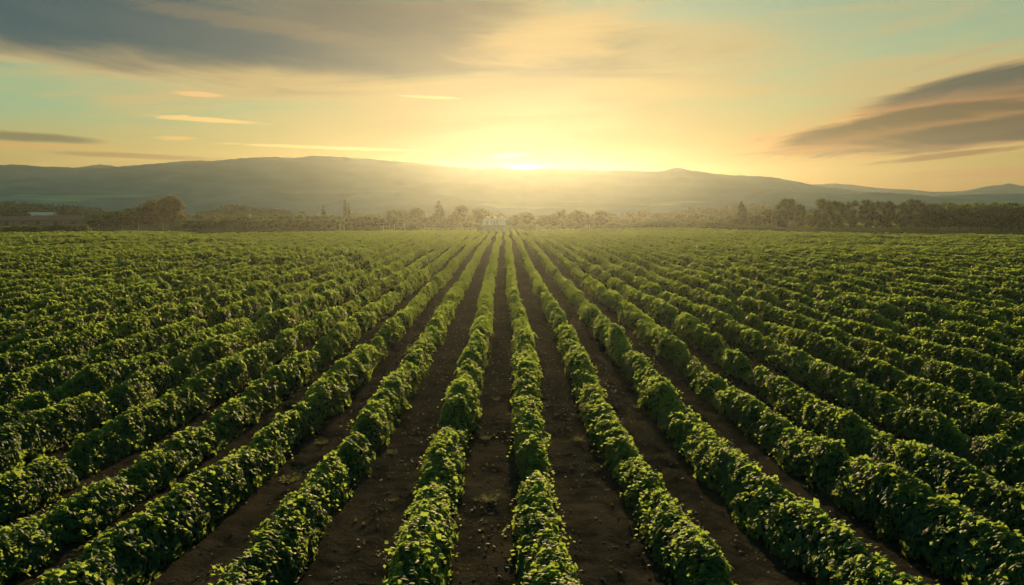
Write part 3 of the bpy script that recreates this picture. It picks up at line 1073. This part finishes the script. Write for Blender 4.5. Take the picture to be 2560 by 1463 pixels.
def build_far_woods():
    """distant belts of wood that read as one mass each"""
    rng = np.random.default_rng(5)
    belts = [(-80, 255, 520, 507, 9), (520, 720, 540, 510, 7), (1650, 2000, 515, 513, 10), (1950, 2650, 535, 510, 9)]
    V, T, Q, o = [], [], [], 0
    for a, b, d, top, _ in belts:
        n = 5200
        px = rng.uniform(a, b, n)
        e = np.clip(np.minimum(px - a, b - px) / (0.25 * (b - a)), 0, 1) ** .6
        x = at(px, d)
        ht = (zpx(top, d) - gz(x, np.full(n, d))) * (0.45 + .55 * e) * (0.86 + .18 * vnoise(x / 16.0, x * 0, 3) + .12 * vnoise(x / 6.0, x * 0, 4))
        u = rng.uniform(0, 1, n)
        yy = d + rng.uniform(-20, 20, n)
        z = gz(x, yy) + ht * u
        P = np.stack([x, yy, z], axis=1)
        N = rng.normal(0, 1, (n, 3)) + np.array([0, 0, .6])
        v, t, q = leaf_geo(P, N, rng.normal(0, 1, (n, 3)), rng.uniform(.9, 2.2, n), rng, False)
        V.append(v); T.append(t + o); Q.append(q); o += len(v)
    ob = mesh_obj('far_wood', np.concatenate(V), np.concatenate(T), M_DARK, tint=np.concatenate(Q))
    tag(ob, 'dark belts of distant wood along the foot of the hills', None, None, 'stuff')


def build_hedge():
    """the wavy dark hedge right of the sun"""
    rng = np.random.default_rng(77)
    d = 314
    px_ = np.array([1505, 1530, 1560, 1600, 1650, 1690, 1730, 1770, 1800, 1850, 1900, 1960])
    py_ = np.array([566, 566, 562, 554, 550, 553, 560, 553, 556, 562, 565, 569])
    n = 9000
    px = rng.uniform(px_[0], px_[-1], n)
    x = at(px, d)
    ph = rng.uniform(-1.9, 1.9, n)
    zt = zpx(np.interp(px, px_, py_), d)
    g = gz(x, np.full(n, d))
    h = np.maximum(zt - g, .5) * (1 + .06 * vnoise(x / 1.6, x * 0, 2))
    w = 2.2
    y = d + w * np.sin(ph) * (1 + .1 * vnoise(x / 2, x * 0, 6))
    z = g + h * (.5 + .5 * np.cos(ph))
    P = np.stack([x, y, z], axis=1) + rng.normal(0, .12, (n, 3))
    nr = np.stack([0 * x, np.sin(ph) / w, np.cos(ph) / (.5 * h)], axis=1)
    v, t, q = leaf_geo(P, nr / np.linalg.norm(nr, axis=1, keepdims=True) + rng.normal(0, .5, (n, 3)), rng.normal(0, .5, (n, 3)) + np.array([0, 0, -.6]), rng.uniform(.3, .65, n), rng, False)
    cs = np.linspace(px_[0], px_[-1], 160)
    xx = at(cs, d)
    gg = gz(xx, np.full(160, d))
    hh = np.maximum(zpx(np.interp(cs, px_, py_), d) - gg, .5)
    pk = np.linspace(-3.0, 3.0, 9)
    C = np.stack([np.repeat(xx, 9), d + .85 * w * np.sin(np.tile(pk, 160)), np.repeat(gg, 9) + np.repeat(hh, 9) * (.5 + .42 * np.cos(np.tile(pk, 160)))], axis=1)
    i = (np.arange(159)[:, None] * 9 + np.arange(8)[None, :]).ravel()
    Q = np.stack([i, i + 1, i + 10, i + 9], axis=1) + len(v)
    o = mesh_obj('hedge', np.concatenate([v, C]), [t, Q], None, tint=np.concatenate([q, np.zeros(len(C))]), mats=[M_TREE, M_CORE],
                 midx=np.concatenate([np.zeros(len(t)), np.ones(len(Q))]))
    tag(o, 'long dark hedge with a wavy golden top along the back of the field', 'hedge')


# ------------------------------------------------------------------ buildings and fences
def box(x0, x1, y0, y1, z0, z1):
    V = np.array([(x, y, z) for z in (z0, z1) for y in (y0, y1) for x in (x0, x1)], float)
    Q = np.array([(0, 2, 3, 1), (4, 5, 7, 6), (0, 1, 5, 4), (2, 6, 7, 3), (0, 4, 6, 2), (1, 3, 7, 5)])
    return V, Q


def gable_wall(w, dp, e, r):
    """walls of a gabled box: width w along x, depth dp, eaves e, ridge r (ridge runs along y)"""
    a = w / 2
    V = np.array([(-a, 0, 0), (a, 0, 0), (a, 0, e), (0, 0, r), (-a, 0, e), (-a, dp, 0), (a, dp, 0), (a, dp, e), (0, dp, r), (-a, dp, e)], float)
    T = [(0, 1, 2, 4), (6, 5, 9, 7), (0, 4, 9, 5), (1, 6, 7, 2)]
    G = [(4, 2, 3), (7, 9, 8)]
    return V, [np.array(T), np.array(G)]


def gable_roof(w, dp, e, r, ov=0.25, th=0.14):
    a = w / 2
    k = (r - e) / a
    V = []
    for y in (-ov, dp + ov):
        for x, z in ((-a - ov, e - k * ov), (0, r), (a + ov, e - k * ov)):
            V.append((x, y, z + .03)); V.append((x, y, z + .03 + th))
    V = np.array(V, float)
    # indices: y0: 0..5, y1: 6..11 ; pairs lower, upper
    Q = [(1, 3, 9, 7), (3, 5, 11, 9), (0, 6, 8, 2), (2, 8, 10, 4), (0, 2, 3, 1), (2, 4, 5, 3), (6, 7, 9, 8), (8, 9, 11, 10), (0, 1, 7, 6), (4, 10, 11, 5)]
    return V, np.array(Q)


def plank_mat(name, col, vertical=True):
    m, nt, o = new_mat(name)
    tc = nt.nodes.new('ShaderNodeTexCoord')
    sp = nt.nodes.new('ShaderNodeSeparateXYZ')
    nt.links.new(tc.outputs['Object'], sp.inputs[0])
    q = E(nt, sp.outputs[0 if vertical else 2])
    fr = (q * 5.0)._m('FRACT')
    groove = fr.smooth(0.0, 0.12)
    n = noise(nt, tc.outputs['Object'], 3.0, 4, .6)
    c = mixc(nt, n.smooth(.3, .75), tuple(v * .78 for v in col), col)
    c = mixc(nt, groove.rsub(1.0) * 0.6, c, tuple(v * .35 for v in col))
    p = prin(nt, c, .6, .3)
    nt.links.new(p.outputs[0], o.inputs[0])
    return m


def build_sheds():
    mw = plank_mat('white_boards', (0.86, 0.82, 0.68))
    mr = simple('pale_roof', (0.72, 0.68, 0.56), .9, .05, .08, 1.0)
    mb = simple('grey_plinth', (0.46, 0.42, 0.33), .8, .2, .2, 2.0)
    md = plank_mat('grey_door', (0.58, 0.57, 0.50))
    d = 298.0
    k = d / F
    for (a, b, lab, dr) in ((1207.5, 1228.5, 'white gabled shed, left and widest of three at the end of the track', True),
                        (1230.0, 1242.0, 'narrow white gabled shed squeezed between its two wider neighbours', True),
                        (1243.8, 1264.5, 'white gabled shed, right of three, beside the dark low tree', False)):
        w = (b - a) * k
        x = (0.5 * (a + b) - VPX) * k
        z0 = gz1(x, d)
        root = empty('shed', (x, d, z0))
        tag(root, lab, 'shed', 'white sheds at the end of the track')
        e = zpx(548.0, d) - z0
        r = zpx(541.6, d) - z0
        p = zpx(562.5, d) - z0
        V, Q = gable_wall(w, 4.2, e - p, r - p)
        V[:, 2] += p
        mesh_obj('wall', V, Q, mw, root)
        V, Q = box(-w / 2 - .04, w / 2 + .04, -.05, 4.25, -.3, p)
        mesh_obj('plinth', V, Q, mb, root)
        V, Q = gable_roof(w, 4.2, e, r, .22, .13)
        mesh_obj('roof', V, Q, mr, root)
        if dr:
            V, Q = box(-.42, .42, -.045, -.005, p + .02, p + 1.65)
            mesh_obj('door', V, Q, md, root)
        parts = []
        for sx in (-1, 1):
            parts.append(box(sx * w / 2 - .05, sx * w / 2 + .05, -.03, .03, p + .01, e - .02))
        V, Q = join(parts)
        mesh_obj('corner_trim', V, Q, mr, root)


def building(name, label, cat, x, d, w, dp, e, r, mwall, mroof, rot, openings=()):
    z0 = gz1(x, d)
    root = empty(name, (x, d, z0), rot)
    tag(root, label, cat)
    V, Q = gable_wall(w, dp, e, r)
    V[:, 2] -= 0.2 * (V[:, 2] < .01)
    mesh_obj('wall', V, Q, mwall, root)
    V, Q = gable_roof(w, dp, e, r, .4, .2)
    mesh_obj('roof', V, Q, mroof, root)
    for nm, xa, xb, za, zb, mt in openings:
        V, Q = box(xa, xb, -.06, -.01, za, zb)
        mesh_obj(nm, V, Q, mt, root)
    return root


def build_farm():
    wall = simple('brown_plaster', (0.20, 0.14, 0.11), .9, .2, .3, 1.5)
    tile = simple('brown_tile', (0.13, 0.075, 0.055), .8, .3, .35, 4.0)
    white = simple('white_film', (0.42, 0.41, 0.36), .5, .3, .08, .6)
    cream = simple('cream_plaster', (0.7, 0.66, 0.56), .8, .2, .1, 1.0)
    glass = simple('dark_opening', (0.03, 0.03, 0.03), .4, .5, .2, 2.0)
    wood = simple('dark_wood', (0.08, 0.06, 0.045), .8, .2, .3, 3.0)
    # ridge along y in the builder: turned a quarter so that the long roof faces the camera
    d = 372.0
    for px, wpx, tp, lab, op in ((30, 120, 541, 'low brown barn with a dark tiled roof, nearest the left edge', 0), (150, 130, 540, 'long low brown barn right of the other barn, behind the line of bushes', 1)):
        x = at(px, d)
        z0 = gz1(x, d)
        ln = wpx / F * d
        r = zpx(tp, d) - z0
        # width across the ridge 9 m; after a quarter turn the eave wall faces the camera
        root = building('barn', lab, 'barn', x - ln / 2, d + 4.5, 9.0, ln, r * .58, r, wall, tile, -math.pi / 2)
        for k in range(3):
            t_ = (k + .5) / 3 * ln
            V, Q = box(4.51, 4.57, t_ - .9, t_ + .9, .0 if k == 1 else 1.0, 2.3)
            mesh_obj('door' if k == 1 else 'window', V, Q, wood if k == 1 else glass, root)
    # polytunnels: half-cylinder film over hoops
    for px, wpx, tp, d2, lab in ((116, 66, 530.5, 430, 'white polytunnel with a low curved roof behind the barns'), (634, 16, 536, 470, 'small bright polytunnel glimpsed behind the orchard'),
                                 (2196, 40, 553, 345, 'low white roofed polytunnel glimpsed under the right tree line')):
        x = at(px, d2)
        ln = wpx / F * d2
        z0 = gz1(x, d2)
        h = max(2.4, zpx(tp, d2) - z0)
        root = empty('polytunnel', (x, d2, z0))
        tag(root, lab, 'polytunnel')
        na, nb = 13, 9
        V = []
        for i in range(nb):
            for j in range(na):
                a_ = math.pi * j / (na - 1)
                V.append((-ln / 2 + ln * i / (nb - 1), -4.0 * math.cos(a_), h * math.sin(a_) ** .8 + (.05 if i % 2 else 0)))
        i = (np.arange(nb - 1)[:, None] * na + np.arange(na - 1)[None, :]).ravel()
        mesh_obj('film_cover', np.array(V), np.stack([i, i + na, i + na + 1, i + 1], axis=1), white, root, smooth=True)
        for sgn in (-1, 1):
            ev = [(sgn * ln / 2, 0, 0)] + [(sgn * ln / 2, -4.0 * math.cos(math.pi * j / 12), h * math.sin(math.pi * j / 12) ** .8) for j in range(13)]
            mesh_obj('end_wall', np.array(ev), np.array([(0, 1 + j, 2 + j) for j in range(12)]), white, root)
    x = at(882, 500)
    building('house', 'tiny white house behind the tall spiky cypress', 'house', x, 500, 5.2, 7, 4.6, 6.4, cream, tile, 0.3,
             (('door', -.5, .5, 0, 2.1, wood), ('window', -2.0, -1.0, 1.0, 2.2, glass), ('window', 1.0, 2.0, 1.0, 2.2, glass)))


def post(x, d, h, label, group, r=0.07):
    v, q = tube((0, 0, -.3), (0, 0, h), r, r * .85, 7, 0, 2)
    c, qq = tube((0, 0, h), (0, 0, h + .06), r * .85, r * .2, 7, 0, 1)
    V, Q = join([(v, q), (c, qq)])
    o = mesh_obj('fence_post', V, Q, M_POST)
    o.location = (x, d, gz1(x, d))
    o.rotation_euler = (random.uniform(-.03, .03), random.uniform(-.03, .03), 0)
    return tag(o, label, 'fence post', group)


M_POST = simple('weathered_post', (0.46, 0.42, 0.34), .8, .2, .2, 6.0)


def build_fences():
    for px in (225, 256, 314, 354, 414):
        post(at(px, 300), 300, 2.6, 'thin pale fence post in front of the rust tinted tree clump', 'fence posts before the left tree clump')
    for px in (852, 863, 960, 975, 987, 1013):
        post(at(px, 300), 300, 2.9, 'thin pale fence post under the right hand orchard trees', 'fence posts under the orchard')
    for px in (1462, 1467, 1473):
        post(at(px, 312), 312, 2.6, 'thin pale post in a close group of three between the dark dome trees', 'three posts between the dome trees')
    # post and rail fence left of the sheds
    d = 304.0
    xa, xb = at(1062, d), at(1192, d)
    z0 = gz1(xa, d)
    root = empty('rail_fence', (xa, d, z0))
    tag(root, 'low post and rail fence running up to the left white shed', 'fence')
    n = 12
    for i in range(n):
        x = (xb - xa) * i / (n - 1)
        v, q = tube((x, 0, -.3 + gz1(xa + x, d) - z0), (x, 0, 1.5 + gz1(xa + x, d) - z0), .07, .06, 6, 0, 1)
        mesh_obj('post', v, q, M_POST, root)
    for zz in (.55, 1.0, 1.38):
        V, Q = [], []
        o = 0
        for i in range(n - 1):
            x0, x1 = (xb - xa) * i / (n - 1), (xb - xa) * (i + 1) / (n - 1)
            v, q = tube((x0, -.09, zz + gz1(xa + x0, d) - z0), (x1, -.09, zz + gz1(xa + x1, d) - z0), .045, .045, 5, 0, 1)
            V.append(v); Q.append(q + o); o += len(v)
        mesh_obj('rail', np.concatenate(V), np.concatenate(Q), M_POST, root)


def build_track():
    """pale farm track that bends round behind the left part of the field"""
    m = simple('pale_gravel', (0.30, 0.26, 0.18), .8, .3, .2, .8)
    pts = [(300, 300), (345, 296), (400, 290), (450, 285), (480, 279), (492, 272)]
    P = [(at(a, d), d) for a, d in pts]
    P = np.array(P)
    t = np.linspace(0, len(P) - 1, 60)
    X = np.interp(t, range(len(P)), P[:, 0]); Y = np.interp(t, range(len(P)), P[:, 1])
    dx, dy = np.gradient(X), np.gradient(Y)
    L = np.hypot(dx, dy)
    nx, ny = -dy / L, dx / L
    V = []
    for s in (-1.6, 0, 1.6):
        xx, yy = X + nx * s, Y + ny * s
        V.append(np.stack([xx, yy, gz(xx, yy) + .05], axis=1))
    V = np.stack(V, axis=1).reshape(-1, 3)
    i = (np.arange(59)[:, None] * 3 + np.arange(2)[None, :]).ravel()
    o = mesh_obj('farm_track', V, np.stack([i, i + 3, i + 4, i + 1], axis=1), m)
    tag(o, 'pale gravel track bending behind the left part of the field', None, None, 'structure')


# ------------------------------------------------------------------ small things on the soil
def build_litter():
    rng = np.random.default_rng(41)
    # fallen leaves and straw: nobody could count them
    n = 12000
    y = 8 + 75 * rng.uniform(0, 1, n) ** 1.7
    k = rng.integers(-8, 8, n)
    x = 0.87 + 2.48 * k + 1.24 + rng.normal(0, .42, n)
    ok = (np.abs(x) < .75 * y + 3) & (vnoise(x * .9, y * .5, 31) + rng.normal(0, .5, n) > -.1)
    x, y = x[ok], y[ok]
    n = len(x)
    z = gz(x, y) + soil_micro(x, y) + .022
    s = rng.uniform(.03, .085, n) * (1 + y / 90)
    v, t, q = leaf_geo(np.stack([x, y, z], axis=1), np.array([0, -.1, 1.0]) + rng.normal(0, .45, (n, 3)), rng.normal(0, 1, (n, 3)), s, rng, False)
    tag(mesh_obj('fallen_leaves', v, t, M_STRAW, tint=q), 'dry leaves and straw scattered on the dark soil between the rows', None, None, 'stuff')
    # small stones
    n = 5000
    y = 8 + 45 * rng.uniform(0, 1, n) ** 1.6
    k = rng.integers(-8, 8, n)
    x = 0.87 + 2.48 * k + 1.24 + rng.normal(0, .5, n)
    r = rng.uniform(.012, .045, n)
    z = gz(x, y) + soil_micro(x, y) + r * .35
    oc = np.array([(1, 0, 0), (-1, 0, 0), (0, 1, 0), (0, -1, 0), (0, 0, .7), (0, 0, -.7)], float)
    V = (oc[None] * r[:, None, None] * rng.uniform(.6, 1.3, (n, 6, 1)) + np.stack([x, y, z], axis=1)[:, None, :]).reshape(-1, 3)
    T = np.array([(0, 2, 4), (2, 1, 4), (1, 3, 4), (3, 0, 4), (2, 0, 5), (1, 2, 5), (3, 1, 5), (0, 3, 5)])
    tag(mesh_obj('pebbles', V, (np.arange(n)[:, None, None] * 6 + T[None]).reshape(-1, 3), M_STONE), 'small grey pebbles strewn over the soil', None, None, 'stuff')


def build_weeds():
    rng = np.random.default_rng(19)

    def weed(x, y, r, lab, n=60, grp='weeds on the bare soil'):
        P, N, T, S = [], [], [], []
        for _ in range(n):
            a = rng.uniform(0, 6.28)
            ln = r * rng.uniform(.4, 1.0)
            up = rng.uniform(.5, 1.2)
            for t in np.linspace(.15, 1, 5):
                P.append((math.cos(a) * ln * t, math.sin(a) * ln * t, up * ln * t * (1.25 - .6 * t)))
                N.append((math.cos(a) * -.5 + rng.normal(0, .3), math.sin(a) * -.5 + rng.normal(0, .3), 1.0))
                T.append((math.cos(a), math.sin(a), .7 - t))
                S.append(r * .22 * (1.2 - .5 * t))
        v, t, q = leaf_geo(np.array(P), np.array(N), np.array(T), np.array(S), rng, False)
        o = mesh_obj('weed', v, t, M_WEED, tint=q)
        o.location = (x, y, gz1(x, y) + float(soil_micro(np.array([x]), np.array([y]))[0]) - .01)
        return tag(o, lab, 'weed', grp)

    def gp(px, py):
        d = 7.35 * F / (py - 531)
        return at(px, d), d
    for px, py, r, lab in ((706, 1245, .34, 'bushy yellow green weed in the bare alley left of the second row'),
                           (970, 1160, .20, 'thin grassy weed in the alley left of the central rows'),
                           (1452, 1125, .22, 'thin grassy weed at the edge of the alley right of the central rows'),
                           (1735, 1178, .24, 'flat weed in the third alley right of the track'),
                           (1212, 1120, .22, 'small weed at the foot of the left central row, upper one'),
                           (1222, 1330, .26, 'spreading weed near the middle of the central track'),
                           (905, 1095, .18, 'small weed beside the fallen leaves in the second alley on the left'),
                           (1602, 1030, .20, 'small weed in the second alley right of the track'),
                           (790, 1130, .22, 'low weed close to the second row on the left'),
                           (1240, 1010, .2, 'tiny weed far up the central track')):
        weed(*gp(px, py), r, lab)
    for i in range(34):
        y = 10 + 34 * rng.uniform(0, 1) ** 1.3
        k = rng.integers(-4, 4)
        weed(.87 + 2.48 * k + 1.24 + rng.normal(0, .33), y, rng.uniform(.07, .16), 'small scattered weed tuft on the dark soil between the vine rows', 16, 'small scattered weed tufts')


# ------------------------------------------------------------------ haze
def build_haze():
    m, nt, o = new_mat('haze')
    pv = nt.nodes.new('ShaderNodeVolumePrincipled')
    pv.inputs['Color'].default_value = (0.83, 0.88, 0.84, 1)
    pv.inputs['Density'].default_value = 9.2e-5
    pv.inputs['Anisotropy'].default_value = 0.765
    nt.links.new(pv.outputs[0], o.inputs['Volume'])
    V, Q = box(-1350, 1350, -90, 1290, -11, 63)
    ob = mesh_obj('haze', V, Q, m)
    tag(ob, 'thin golden evening haze over the field and valley', None, None, 'stuff')


build_ground()
build_hills()
build_rows()
build_trees()
build_far_woods()
build_hedge()
build_sheds()
build_farm()
build_fences()
build_track()
build_litter()
build_weeds()
build_haze()
# prototypes nobody used are removed
for lst in PROTO.values():
    for p in lst:
        if p.get('fresh'):
            for ch in list(p.children):
                bpy.data.objects.remove(ch)
            bpy.data.objects.remove(p)
